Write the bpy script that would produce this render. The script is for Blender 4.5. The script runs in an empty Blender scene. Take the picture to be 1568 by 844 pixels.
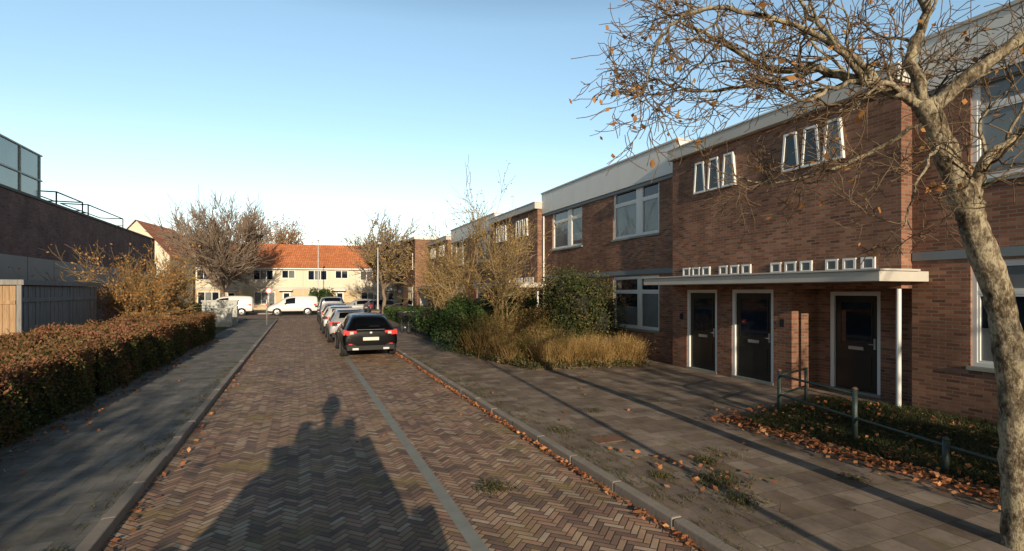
import bpy, math, random
import numpy as np
from mathutils import Vector, Matrix
rad=math.radians
scene=bpy.context.scene
AZ=rad(5.5); EL=rad(13.5)
TH=rad(22.05); CT=math.cos(TH); ST=math.sin(TH)

# ------------------------------------------------------------ node helpers
def newmat(name):
    m=bpy.data.materials.new(name); m.use_nodes=True
    nt=m.node_tree; nt.nodes.clear()
    out=nt.nodes.new('ShaderNodeOutputMaterial'); b=nt.nodes.new('ShaderNodeBsdfPrincipled')
    nt.links.new(b.outputs[0],out.inputs[0]); return m,nt,b
def setin(nt,sock,v):
    if isinstance(v,bpy.types.NodeSocket): nt.links.new(v,sock)
    elif isinstance(v,(tuple,list)) and len(v)==3 and sock.type=='RGBA': sock.default_value=(*v,1)
    else: sock.default_value=v
def M(nt,op,a,b=None,c=None):
    n=nt.nodes.new('ShaderNodeMath'); n.operation=op
    for i,v in enumerate((a,b,c)):
        if v is not None: setin(nt,n.inputs[i],v)
    return n.outputs[0]
def MIX(nt,f,a,b,mode='MIX'):
    n=nt.nodes.new('ShaderNodeMix'); n.data_type='RGBA'; n.blend_type=mode
    setin(nt,n.inputs[0],f); setin(nt,n.inputs[6],a); setin(nt,n.inputs[7],b); return n.outputs[2]
def NOISE(nt,vec,scale,detail=4,rough=.55):
    n=nt.nodes.new('ShaderNodeTexNoise'); n.inputs['Scale'].default_value=scale
    n.inputs['Detail'].default_value=detail; n.inputs['Roughness'].default_value=rough
    if vec is not None: nt.links.new(vec,n.inputs['Vector'])
    return n.outputs['Fac']
def RAMP(nt,f,stops,interp='LINEAR'):
    n=nt.nodes.new('ShaderNodeValToRGB'); e=n.color_ramp.elements; n.color_ramp.interpolation=interp
    while len(e)<len(stops): e.new(0.5)
    for i,(p,c) in enumerate(stops):
        e[i].position=p; e[i].color=(*c,1) if len(c)==3 else c
    setin(nt,n.inputs[0],f); return n.outputs[0]
def OBJ(nt): return nt.nodes.new('ShaderNodeTexCoord').outputs['Object']
def MR(nt,v,a,b,c=0.,d=1.):
    n=nt.nodes.new('ShaderNodeMapRange'); setin(nt,n.inputs[0],v)
    for i,x in enumerate((a,b,c,d)): n.inputs[i+1].default_value=x
    return n.outputs[0]
def GREY(nt,f):
    dd=nt.nodes.new('ShaderNodeCombineColor'); [nt.links.new(f,dd.inputs[q]) for q in range(3)]; return dd.outputs[0]
def BUMP(nt,b,h,strength=.5,dist=.01):
    n=nt.nodes.new('ShaderNodeBump'); n.inputs['Strength'].default_value=strength
    n.inputs['Distance'].default_value=dist; nt.links.new(h,n.inputs['Height'])
    nt.links.new(n.outputs[0],b.inputs['Normal'])
def simple(name,col,rough=.6,metal=0.,var=.25,scale=3.,bump=0.,spec=.5):
    m,nt,b=newmat(name); o=OBJ(nt)
    f=NOISE(nt,o,scale,6,.65)
    c=MIX(nt,f,tuple(x*(1-var) for x in col),tuple(min(1,x*(1+var)) for x in col))
    nt.links.new(c,b.inputs['Base Color']); b.inputs['Roughness'].default_value=rough
    b.inputs['Metallic'].default_value=metal; b.inputs['Specular IOR Level'].default_value=spec
    if bump: BUMP(nt,b,NOISE(nt,o,scale*12,4),bump,.01)
    return m
def leafmat(name,stops,nscale=.8,rough=.6,noisew=.5,trans=.25):
    m,nt,b=newmat(name); g=nt.nodes.new('ShaderNodeNewGeometry')
    r=g.outputs['Random Per Island']; n=NOISE(nt,g.outputs['Position'],nscale,3,.6)
    n=MR(nt,n,.3,.7)
    f=M(nt,'ADD',M(nt,'MULTIPLY',r,1-noisew),M(nt,'MULTIPLY',n,noisew))
    c=RAMP(nt,f,stops); nt.links.new(c,b.inputs['Base Color']); b.inputs['Roughness'].default_value=rough
    b.inputs['Specular IOR Level'].default_value=.25
    if trans:
        t=nt.nodes.new('ShaderNodeBsdfTranslucent'); nt.links.new(c,t.inputs[0])
        mx=nt.nodes.new('ShaderNodeMixShader'); mx.inputs[0].default_value=trans
        nt.links.new(b.outputs[0],mx.inputs[1]); nt.links.new(t.outputs[0],mx.inputs[2])
        out=[x for x in nt.nodes if x.type=='OUTPUT_MATERIAL'][0]; nt.links.new(mx.outputs[0],out.inputs[0])
    return m
def brickmat(name,c1,c2,c3,mortar,w=.215,h=.062,ms=.009,dirt=.35):
    m,nt,b=newmat(name); o=OBJ(nt); s=nt.nodes.new('ShaderNodeSeparateXYZ'); nt.links.new(o,s.inputs[0])
    cb=nt.nodes.new('ShaderNodeCombineXYZ')
    nt.links.new(M(nt,'ADD',s.outputs[0],s.outputs[1]),cb.inputs[0]); nt.links.new(s.outputs[2],cb.inputs[1])
    t=nt.nodes.new('ShaderNodeTexBrick'); nt.links.new(cb.outputs[0],t.inputs['Vector'])
    t.inputs['Scale'].default_value=1; t.inputs['Brick Width'].default_value=w; t.inputs['Row Height'].default_value=h
    t.inputs['Mortar Size'].default_value=ms; t.inputs['Mortar Smooth'].default_value=.2; t.inputs['Bias'].default_value=0
    t.inputs['Color1'].default_value=(0,0,0,1); t.inputs['Color2'].default_value=(1,1,1,1); t.inputs['Mortar'].default_value=(.5,.5,.5,1)
    f=t.outputs['Color']; fac=t.outputs['Fac']
    col=RAMP(nt,f,[(0,c1),(.45,c2),(.8,c3),(1,tuple(x*.65 for x in c1))])
    col=MIX(nt,fac,col,mortar)
    d=NOISE(nt,o,.7,5,.6); d=MR(nt,d,.35,.7,1-dirt,1+dirt*.5)
    col=MIX(nt,1.,col,GREY(nt,d),'MULTIPLY')
    mp=nt.nodes.new('ShaderNodeMapping'); mp.inputs['Scale'].default_value=(1.6,1.6,.18); nt.links.new(o,mp.inputs[0])
    st=MR(nt,NOISE(nt,mp.outputs[0],1.2,5,.6),.5,.75,1.,.72); col=MIX(nt,1.,col,GREY(nt,st),'MULTIPLY')
    nt.links.new(col,b.inputs['Base Color']); b.inputs['Roughness'].default_value=.85; b.inputs['Specular IOR Level'].default_value=.3
    hgt=M(nt,'SUBTRACT',M(nt,'MULTIPLY',NOISE(nt,o,60,3),.4),fac)
    BUMP(nt,b,hgt,.7,.012); return m

# ---- surfaces
def herring():
    m,nt,b=newmat('clinker_herringbone'); o=OBJ(nt); s=nt.nodes.new('ShaderNodeSeparateXYZ'); nt.links.new(o,s.inputs[0])
    K=.7071/.068
    wob=M(nt,'MULTIPLY',M(nt,'SUBTRACT',NOISE(nt,o,.6,2),.5),.8)
    u=M(nt,'ADD',M(nt,'MULTIPLY',M(nt,'ADD',s.outputs[0],s.outputs[1]),K),wob)
    v=M(nt,'ADD',M(nt,'MULTIPLY',M(nt,'SUBTRACT',s.outputs[1],s.outputs[0]),K),wob)
    i=M(nt,'FLOOR',u); j=M(nt,'FLOOR',v); fu=M(nt,'SUBTRACT',u,i); fv=M(nt,'SUBTRACT',v,j)
    k=M(nt,'FLOORED_MODULO',M(nt,'ADD',M(nt,'SUBTRACT',i,j),.01),6.)
    la=M(nt,'LESS_THAN',M(nt,'ABSOLUTE',M(nt,'SUBTRACT',k,1.5)),.9)
    ra=M(nt,'LESS_THAN',k,1.5)
    ba=M(nt,'LESS_THAN',M(nt,'ABSOLUTE',M(nt,'SUBTRACT',k,3.5)),.9)
    ta=M(nt,'GREATER_THAN',k,3.5)
    d=M(nt,'MINIMUM',M(nt,'MINIMUM',M(nt,'ADD',fu,la),M(nt,'ADD',M(nt,'SUBTRACT',1.,fu),ra)),
        M(nt,'MINIMUM',M(nt,'ADD',fv,ba),M(nt,'ADD',M(nt,'SUBTRACT',1.,fv),ta)))
    ish=M(nt,'LESS_THAN',k,2.5); kr=M(nt,'FLOOR',k)
    ii=M(nt,'SUBTRACT',i,M(nt,'MULTIPLY',kr,ish))
    jj=M(nt,'SUBTRACT',j,M(nt,'MULTIPLY',M(nt,'SUBTRACT',5.,kr),M(nt,'SUBTRACT',1.,ish)))
    cb=nt.nodes.new('ShaderNodeCombineXYZ'); nt.links.new(M(nt,'ADD',ii,.5),cb.inputs[0]); nt.links.new(M(nt,'ADD',jj,.5),cb.inputs[1])
    wn=nt.nodes.new('ShaderNodeTexWhiteNoise'); wn.noise_dimensions='2D'; nt.links.new(cb.outputs[0],wn.inputs['Vector'])
    r=wn.outputs['Value']
    col=RAMP(nt,r,[(0,(.18,.12,.10)),(.3,(.31,.19,.135)),(.55,(.43,.25,.165)),(.8,(.48,.32,.21)),(1,(.53,.41,.30))])
    mask=MR(nt,d,.03,.13)
    big=NOISE(nt,o,.35,5,.6)
    mort=MIX(nt,MR(nt,big,.45,.6),(.09,.07,.05),(.16,.14,.055))
    col=MIX(nt,mask,mort,col)
    g=MR(nt,NOISE(nt,o,1.1,5,.65),.3,.7,.72,1.28)
    col=MIX(nt,1.,col,GREY(nt,g),'MULTIPLY')
    mp=nt.nodes.new('ShaderNodeMapping'); mp.inputs['Scale'].default_value=(2.2,.12,1); nt.links.new(o,mp.inputs[0])
    col=MIX(nt,1.,col,GREY(nt,MR(nt,NOISE(nt,mp.outputs[0],1.,4,.6),.3,.7,.82,1.14)),'MULTIPLY')
    moss=M(nt,'MULTIPLY',MR(nt,NOISE(nt,o,.9,6,.7),.53,.65),.65)
    col=MIX(nt,moss,col,(.32,.24,.08))
    nt.links.new(col,b.inputs['Base Color']); b.inputs['Roughness'].default_value=.75; b.inputs['Specular IOR Level'].default_value=.25
    h=M(nt,'ADD',M(nt,'MULTIPLY',mask,.8),M(nt,'ADD',M(nt,'MULTIPLY',r,.35),M(nt,'MULTIPLY',NOISE(nt,o,70,3),.25)))
    BUMP(nt,b,h,.6,.006); return m
def tilemat(name,w,h,cs,mortar,off=.5,bs=.5,moss=.4):
    m,nt,b=newmat(name); o=OBJ(nt)
    wv=nt.nodes.new('ShaderNodeVectorMath'); wv.operation='ADD'; nt.links.new(o,wv.inputs[0])
    nz=nt.nodes.new('ShaderNodeTexNoise'); nz.inputs['Scale'].default_value=1.3; nz.inputs['Detail'].default_value=2; nt.links.new(o,nz.inputs['Vector'])
    sc=nt.nodes.new('ShaderNodeVectorMath'); sc.operation='SCALE'; nt.links.new(nz.outputs['Color'],sc.inputs[0]); sc.inputs['Scale'].default_value=.035; nt.links.new(sc.outputs[0],wv.inputs[1])
    t=nt.nodes.new('ShaderNodeTexBrick'); nt.links.new(wv.outputs[0],t.inputs['Vector'])
    t.inputs['Scale'].default_value=1; t.inputs['Brick Width'].default_value=w; t.inputs['Row Height'].default_value=h; t.offset=off
    t.inputs['Mortar Size'].default_value=.005; t.inputs['Mortar Smooth'].default_value=.4
    t.inputs['Color1'].default_value=(0,0,0,1); t.inputs['Color2'].default_value=(1,1,1,1); t.inputs['Mortar'].default_value=(.5,.5,.5,1)
    col=RAMP(nt,t.outputs['Color'],[(0,cs[0]),(.5,cs[1]),(.85,cs[2]),(1,cs[0])])
    big=NOISE(nt,o,.5,6,.65)
    mo=MIX(nt,MR(nt,big,.4,.6),mortar,(.17,.16,.06))
    col=MIX(nt,t.outputs['Fac'],col,mo)
    col=MIX(nt,1.,col,GREY(nt,MR(nt,NOISE(nt,o,1.6,7,.7),.3,.7,.55,1.35)),'MULTIPLY')
    ms=M(nt,'MULTIPLY',MR(nt,NOISE(nt,o,2.3,7,.75),.52,.66),moss)
    col=MIX(nt,ms,col,(.17,.14,.055))
    nt.links.new(col,b.inputs['Base Color']); b.inputs['Roughness'].default_value=.85; b.inputs['Specular IOR Level'].default_value=.2
    hh=M(nt,'ADD',M(nt,'SUBTRACT',M(nt,'MULTIPLY',t.outputs['Color'],.3),t.outputs['Fac']),M(nt,'MULTIPLY',NOISE(nt,o,40,4),.4))
    BUMP(nt,b,hh,bs,.006); return m

MAT={}
MAT['road']=herring()
MAT['pave_r']=tilemat('pavement_tiles',.3,.3,[(.20,.145,.115),(.26,.20,.16),(.34,.27,.215)],(.13,.10,.07),moss=.55)
MAT['pave_l']=tilemat('pavement_tiles_left',.3,.3,[(.19,.18,.165),(.23,.215,.195),(.28,.26,.235)],(.11,.10,.08),moss=.25)
MAT['asph']=tilemat('far_street_clinker',.2,.1,[(.22,.16,.14),(.27,.2,.17),(.32,.24,.2)],(.12,.1,.08),moss=.1)
MAT['kerb']=simple('kerb_concrete',(.30,.255,.21),.85,var=.35,scale=2.5,bump=.4)
MAT['gutter']=simple('gutter_concrete',(.27,.28,.25),.8,var=.3,scale=4,bump=.3)
MAT['grass']=simple('ground_grass',(.09,.10,.035),.95,var=.4,scale=.6,bump=.6)
MAT['soil']=simple('garden_soil',(.09,.065,.04),.95,var=.5,scale=5,bump=1.)
MAT['brick']=brickmat('house_brick',(.22,.092,.06),(.32,.138,.085),(.43,.205,.125),(.30,.225,.165))
MAT['brick_d']=brickmat('dark_brick',(.18,.09,.08),(.23,.115,.10),(.27,.145,.125),(.17,.13,.12))
MAT['cream']=simple('cream_render',(.72,.64,.50),.85,var=.12,scale=.8)
MAT['ochre']=simple('ochre_ground_floor',(.60,.47,.29),.85,var=.15,scale=.8)
MAT['white']=simple('white_paint',(.78,.78,.75),.45,var=.05,scale=2)
MAT['fascia']=simple('fascia_panel',(.74,.73,.69),.5,var=.1,scale=1.2)
MAT['fasciag']=simple('fascia_trim_grey',(.52,.50,.46),.6,var=.15,scale=1.2)
MAT['band']=simple('grey_brown_band',(.30,.265,.24),.7,var=.15,scale=1.2)
MAT['lintel']=simple('lintel_bluegrey',(.20,.23,.25),.6,var=.15)
MAT['concrete']=simple('canopy_concrete',(.54,.51,.45),.7,var=.15,scale=2)
MAT['roofgrav']=simple('flat_roof',(.2,.19,.18),.9)
MAT['door']=simple('door_black',(.02,.022,.022),.3,var=.2)
MAT['steel']=simple('steel_grey',(.45,.46,.46),.4,metal=.6,var=.1)
MAT['greenpaint']=simple('green_paint_metal',(.04,.06,.05),.5,var=.4,scale=10,bump=.2)
MAT['lamp']=simple('lamp_post_grey',(.58,.59,.58),.5,var=.1)
MAT['tyre']=simple('tyre_rubber',(.02,.02,.02),.8)
MAT['rim']=simple('alloy_rim',(.4,.4,.41),.35,metal=.8)
MAT['plastic']=simple('black_plastic',(.018,.018,.02),.6,spec=.3)
MAT['cabinet']=simple('cabinet_grey',(.46,.48,.45),.55,var=.1)
MAT['rust']=simple('rusty_iron',(.24,.12,.07),.8,var=.5,scale=8,bump=.5)
MAT['greenbin']=simple('green_container',(.05,.17,.13),.5)
def woodmat(name,c):
    m,nt,b=newmat(name); o=OBJ(nt); mp=nt.nodes.new('ShaderNodeMapping'); mp.inputs['Scale'].default_value=(14,14,1.2)
    nt.links.new(o,mp.inputs[0]); f=NOISE(nt,mp.outputs[0],1.5,6,.7)
    nt.links.new(RAMP(nt,f,[(.25,tuple(x*.5 for x in c)),(.75,tuple(x*1.25 for x in c))]),b.inputs['Base Color']); b.inputs['Roughness'].default_value=.8
    BUMP(nt,b,f,.4,.01); return m
MAT['wood_shade']=woodmat('shaded_side_wood',(.27,.26,.25)); MAT['wood_sun']=woodmat('sunlit_front_wood',(.42,.27,.15))  # shed wood twice: shade painted into the grey side, sunlight into the front
def tileroof(name,c):
    m,nt,b=newmat(name); o=OBJ(nt); s=nt.nodes.new('ShaderNodeSeparateXYZ'); nt.links.new(o,s.inputs[0])
    cb=nt.nodes.new('ShaderNodeCombineXYZ'); nt.links.new(s.outputs[0],cb.inputs[0]); nt.links.new(s.outputs[2],cb.inputs[1])
    t=nt.nodes.new('ShaderNodeTexBrick'); nt.links.new(cb.outputs[0],t.inputs['Vector']); t.offset=0
    t.inputs['Scale'].default_value=1; t.inputs['Brick Width'].default_value=.25; t.inputs['Row Height'].default_value=.22; t.inputs['Mortar Size'].default_value=.02
    t.inputs['Color1'].default_value=(*[x*.8 for x in c],1); t.inputs['Color2'].default_value=(*[x*1.15 for x in c],1); t.inputs['Mortar'].default_value=(*[x*.5 for x in c],1)
    f=NOISE(nt,o,.5,5); col=MIX(nt,MR(nt,f,.45,.75,0,.5),t.outputs['Color'],tuple(x*.55 for x in c))
    nt.links.new(col,b.inputs['Base Color']); b.inputs['Roughness'].default_value=.75; BUMP(nt,b,t.outputs['Fac'],.5,.03); return m
MAT['tiles']=tileroof('orange_roof_tiles',(.66,.23,.095))
def glass(name,c,rough=.03,spec=.9):
    m,nt,b=newmat(name); b.inputs['Roughness'].default_value=rough; b.inputs['IOR'].default_value=1.5
    b.inputs['Specular IOR Level'].default_value=spec
    o=OBJ(nt); f=NOISE(nt,o,1.3,3); nt.links.new(MIX(nt,f,tuple(x*.5 for x in c),tuple(x*1.5 for x in c)),b.inputs['Base Color'])
    bm=nt.nodes.new('ShaderNodeBump'); bm.inputs['Strength'].default_value=.05; bm.inputs['Distance'].default_value=.02
    nt.links.new(NOISE(nt,o,1.5,1),bm.inputs['Height']); nt.links.new(bm.outputs[0],b.inputs['Normal']); return m
MAT['glass']=glass('window_glass',(.010,.017,.028),spec=.5); MAT['glass_c']=glass('window_with_curtain',(.17,.185,.19),spec=.5)
MAT['glass_g']=glass('green_glass_panel',(.14,.22,.18),.15); MAT['carglass']=glass('car_glass',(.004,.005,.007),spec=.4)
def paint(name,c,coat=.8,spec=.5):
    m,nt,b=newmat(name); b.inputs['Roughness'].default_value=.3; b.inputs['Specular IOR Level'].default_value=spec
    b.inputs['Coat Weight'].default_value=coat; b.inputs['Coat Roughness'].default_value=.05
    o=OBJ(nt); f=NOISE(nt,o,5,6,.7); nt.links.new(MIX(nt,MR(nt,f,.4,.8,0,.3),c,tuple(x*.85+.006 for x in c)),b.inputs['Base Color']); return m
MAT['p_black']=paint('car_paint_black',(.003,.003,.004),.28,.1); MAT['p_white']=paint('car_paint_white',(.7,.7,.69))
MAT['p_silver']=paint('car_paint_silver',(.34,.35,.37)); MAT['p_dark']=paint('car_paint_darkgrey',(.03,.035,.045),.5,.3); MAT['p_blue']=paint('car_paint_blue',(.04,.06,.11),.5)
MAT['tail']=paint('tail_light_red',(.6,.012,.01)); MAT['head']=paint('headlight_glass',(.5,.5,.5)); MAT['plate']=paint('licence_plate',(.7,.68,.58))
def barkmat(name,stops,sc=6):
    m,nt,b=newmat(name); o=OBJ(nt); mp=nt.nodes.new('ShaderNodeMapping'); mp.inputs['Scale'].default_value=(1,1,.55); nt.links.new(o,mp.inputs[0])
    f=NOISE(nt,mp.outputs[0],sc,8,.72); f2=NOISE(nt,mp.outputs[0],sc*5,6,.7)
    g=M(nt,'ADD',M(nt,'MULTIPLY',f,.6),M(nt,'MULTIPLY',f2,.4))
    nt.links.new(RAMP(nt,g,stops),b.inputs['Base Color']); b.inputs['Roughness'].default_value=.9; b.inputs['Specular IOR Level'].default_value=.2
    BUMP(nt,b,g,1.,.05); return m
MAT['bark']=barkmat('mottled_bark',[(.38,(.04,.032,.022)),(.45,(.12,.09,.058)),(.50,(.24,.195,.13)),(.56,(.48,.41,.29)),(.60,(.26,.23,.10)),(.66,(.45,.38,.27))],7)
MAT['twig']=barkmat('twig_bark',[(.35,(.12,.08,.05)),(.65,(.27,.19,.12))],4)
MAT['twigy']=barkmat('golden_twig_bark',[(.35,(.22,.15,.07)),(.65,(.46,.33,.17))],4)
MAT['bark_far']=barkmat('grey_bark',[(.35,(.17,.12,.09)),(.65,(.31,.24,.18))],3)
MAT['hedge']=leafmat('hedge_leaves',[(0,(.045,.065,.018)),(.4,(.09,.12,.03)),(.56,(.15,.13,.04)),(.7,(.22,.11,.055)),(1,(.27,.10,.06))],.9)
MAT['hedge_red']=leafmat('hedge_leaves_autumn',[(0,(.09,.09,.025)),(.35,(.17,.12,.045)),(.6,(.29,.13,.07)),(1,(.36,.17,.10))],1.)
MAT['hedge_g']=leafmat('evergreen_leaves',[(0,(.025,.05,.018)),(.5,(.055,.10,.028)),(1,(.12,.17,.05))],1.5)
MAT['berry']=leafmat('mixed_shrub_leaves',[(0,(.035,.05,.018)),(.5,(.07,.09,.028)),(.8,(.15,.12,.05)),(1,(.38,.2,.12))],1.5)
MAT['dry']=leafmat('dry_grass_leaves',[(0,(.22,.14,.05)),(.5,(.40,.26,.10)),(1,(.55,.37,.16))],1.2)
MAT['drygreen']=leafmat('dry_mixed_plants',[(0,(.07,.09,.03)),(.4,(.19,.15,.05)),(.7,(.32,.20,.08)),(1,(.42,.28,.13))],1.)
MAT['yleaf']=leafmat('yellow_brown_leaves',[(0,(.22,.17,.05)),(.5,(.42,.29,.09)),(1,(.55,.34,.12))],1.)
MAT['oleaf']=leafmat('orange_leaves',[(0,(.24,.10,.03)),(.5,(.45,.22,.07)),(1,(.58,.34,.12))],1.)
MAT['litter']=leafmat('leaf_litter',[(0,(.14,.06,.03)),(.4,(.32,.11,.045)),(.75,(.45,.18,.07)),(1,(.5,.3,.15))],1.,noisew=.1,trans=0)
MAT['gblade']=leafmat('grass_blades',[(0,(.035,.048,.018)),(.45,(.075,.085,.03)),(.75,(.16,.125,.055)),(1,(.26,.19,.09))],1.)
MAT['lawn']=leafmat('lawn_blades',[(0,(.022,.032,.012)),(.5,(.045,.058,.02)),(1,(.12,.10,.045))],1.)
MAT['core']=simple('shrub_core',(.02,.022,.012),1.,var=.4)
MAT['pink']=simple('sticker_white',(.6,.6,.6),.5)

# ------------------------------------------------------------ mesh builder
class MB:
    def __init__(s): s.v=[]; s.f=[]; s.m=[]; s.sm=[]
    def quad(s,a,b,c,d,mi=0):
        n=len(s.v); s.v+= [tuple(a),tuple(b),tuple(c),tuple(d)]; s.f.append((n,n+1,n+2,n+3)); s.m.append(mi); s.sm.append(False)
    def poly(s,pts,mi=0):
        n=len(s.v); s.v+=[tuple(p) for p in pts]; s.f.append(tuple(range(n,n+len(pts)))); s.m.append(mi); s.sm.append(False)
    def box(s,x0,x1,y0,y1,z0,z1,mi=0):
        n=len(s.v); s.v+=[(x0,y0,z0),(x1,y0,z0),(x1,y1,z0),(x0,y1,z0),(x0,y0,z1),(x1,y0,z1),(x1,y1,z1),(x0,y1,z1)]
        for q in ((0,3,2,1),(4,5,6,7),(0,1,5,4),(1,2,6,5),(2,3,7,6),(3,0,4,7)):
            s.f.append(tuple(n+i for i in q)); s.m.append(mi); s.sm.append(False)
    def prism(s,pts,axis,a,b,mi=0):
        f=(lambda p,t:(t,p[0],p[1])) if axis=='x' else ((lambda p,t:(p[0],t,p[1])) if axis=='y' else (lambda p,t:(p[0],p[1],t)))
        A=[f(p,a) for p in pts]; B=[f(p,b) for p in pts]
        s.poly(A[::-1],mi); s.poly(B,mi)
        for i in range(len(pts)):
            j=(i+1)%len(pts); s.quad(A[i],A[j],B[j],B[i],mi)
    def tube(s,pts,rs,sides=6,mi=0,closed=False,cap=True):
        pts=[Vector(p) for p in pts]; n0=len(s.v); N=len(pts)
        for i,p in enumerate(pts):
            t=(pts[(i+1)%N]-pts[i-1]) if closed else (pts[min(i+1,N-1)]-pts[max(i-1,0)])
            if t.length<1e-6: t=Vector((0,0,1))
            t.normalize(); ref=Vector((.31,.95,.02)) if abs(t.y)<.9 else Vector((1,0,0))
            a=t.cross(ref).normalized(); b=t.cross(a); r=rs[i] if hasattr(rs,'__len__') else rs
            for k in range(sides):
                an=2*math.pi*k/sides; s.v.append(tuple(p+a*(math.cos(an)*r)+b*(math.sin(an)*r)))
        for i in range(N if closed else N-1):
            j=(i+1)%N
            for k in range(sides):
                k2=(k+1)%sides
                s.f.append((n0+i*sides+k,n0+i*sides+k2,n0+j*sides+k2,n0+j*sides+k)); s.m.append(mi); s.sm.append(True)
        if cap and not closed and sides>3:
            s.f.append(tuple(n0+k for k in range(sides))[::-1]); s.m.append(mi); s.sm.append(False)
            s.f.append(tuple(n0+(N-1)*sides+k for k in range(sides))); s.m.append(mi); s.sm.append(False)
    def build(s,name,mats,parent=None,bevel=0,subsurf=0):
        me=bpy.data.meshes.new(name); me.from_pydata(s.v,[],s.f)
        for m in mats: me.materials.append(m)
        if s.f:
            me.polygons.foreach_set('material_index',s.m); me.polygons.foreach_set('use_smooth',s.sm)
        me.update(); o=bpy.data.objects.new(name,me); scene.collection.objects.link(o)
        if parent: o.parent=parent
        if bevel:
            b=o.modifiers.new('b','BEVEL'); b.width=bevel; b.segments=2; b.limit_method='ANGLE'
        if subsurf:
            b=o.modifiers.new('s','SUBSURF'); b.levels=subsurf; b.render_levels=subsurf
        return o
def empty(name,loc=(0,0,0),rz=0):
    e=bpy.data.objects.new(name,None); scene.collection.objects.link(e); e.location=loc; e.rotation_euler=(0,0,rz); e.empty_display_size=.3; return e

def leafquads(C,size,rng,flat=False,aspect=.6):
    C=np.asarray(C); n=len(C); s=size*rng.uniform(.6,1.3,(n,1))
    a=rng.normal(size=(n,3)); b=rng.normal(size=(n,3))
    if flat: a[:,2]*=.25; b[:,2]*=.25
    a/=np.linalg.norm(a,axis=1,keepdims=True)
    b-=a*(a*b).sum(1,keepdims=True); b/=np.linalg.norm(b,axis=1,keepdims=True)
    V=np.empty((n,4,3)); V[:,0]=C+a*s; V[:,1]=C+b*s*aspect; V[:,2]=C-a*s; V[:,3]=C-b*s*aspect
    return V.reshape(-1,3)
def quadobj(name,V,mat,parent=None):
    n=len(V)//4; me=bpy.data.meshes.new(name)
    me.vertices.add(n*4); me.vertices.foreach_set('co',np.asarray(V,dtype=np.float32).ravel())
    me.loops.add(n*4); me.loops.foreach_set('vertex_index',np.arange(n*4,dtype=np.int32))
    me.polygons.add(n); me.polygons.foreach_set('loop_start',np.arange(0,n*4,4,dtype=np.int32))
    me.update(calc_edges=True); me.validate(); me.materials.append(mat)
    o=bpy.data.objects.new(name,me); scene.collection.objects.link(o)
    if parent: o.parent=parent
    return o
def blades(P,h,w,rng,lean=.3):
    P=np.asarray(P); n=len(P); hh=h*rng.uniform(.5,1.15,(n,1)); an=rng.uniform(0,6.283,n)
    side=np.stack([np.cos(an),np.sin(an),0*an],1)*w; l=rng.normal(size=(n,3))*lean*hh; l[:,2]=0
    up=np.zeros((n,3)); up[:,2]=1
    V=np.empty((n,4,3)); V[:,0]=P-side; V[:,1]=P+side; V[:,2]=P+l+up*hh+side*.15; V[:,3]=P+l+up*hh-side*.15
    return V.reshape(-1,3)

# ------------------------------------------------------------ world / light / camera
w=bpy.data.worlds.new('World'); scene.world=w; w.use_nodes=True; nt=w.node_tree
bg=nt.nodes['Background']; sky=nt.nodes.new('ShaderNodeTexSky'); sky.sky_type='NISHITA'; sky.sun_disc=False
sky.sun_elevation=EL; sky.sun_rotation=math.pi+AZ; sky.air_density=1.0; sky.dust_density=.5; sky.ozone_density=1.0
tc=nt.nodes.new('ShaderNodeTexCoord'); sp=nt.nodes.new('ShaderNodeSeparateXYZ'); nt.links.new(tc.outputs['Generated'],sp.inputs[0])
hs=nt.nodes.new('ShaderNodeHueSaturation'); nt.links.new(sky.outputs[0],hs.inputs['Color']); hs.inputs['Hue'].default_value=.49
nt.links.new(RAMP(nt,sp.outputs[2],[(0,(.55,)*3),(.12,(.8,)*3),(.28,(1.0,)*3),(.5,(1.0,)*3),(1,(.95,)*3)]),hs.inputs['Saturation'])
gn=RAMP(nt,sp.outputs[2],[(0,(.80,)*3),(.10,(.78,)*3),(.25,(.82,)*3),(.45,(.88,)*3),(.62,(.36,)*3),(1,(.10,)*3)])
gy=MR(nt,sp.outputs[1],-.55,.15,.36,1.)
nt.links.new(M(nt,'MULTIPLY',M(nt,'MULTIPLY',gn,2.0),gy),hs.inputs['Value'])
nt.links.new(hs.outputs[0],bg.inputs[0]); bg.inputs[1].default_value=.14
ld=bpy.data.lights.new('sun','SUN'); ld.energy=5.0; ld.angle=rad(.5); ld.color=(1,.84,.62)
lo=bpy.data.objects.new('sun',ld); scene.collection.objects.link(lo); lo.location=(-5,-40,20)
lo.rotation_euler=Vector((math.sin(AZ)*math.cos(EL),math.cos(AZ)*math.cos(EL),-math.sin(EL))).to_track_quat('-Z','Y').to_euler()
cd=bpy.data.cameras.new('camera'); cam=bpy.data.objects.new('camera',cd); scene.collection.objects.link(cam); scene.camera=cam
cam.location=(0,0,2.25); cam.rotation_euler=(rad(90),0,-TH); cd.sensor_width=36; cd.lens=36*800/1568; cd.shift_y=24/1568; cd.clip_end=5000; cd.clip_start=.05
scene.view_settings.view_transform='Standard'; scene.view_settings.look='None'; scene.view_settings.exposure=0

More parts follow.
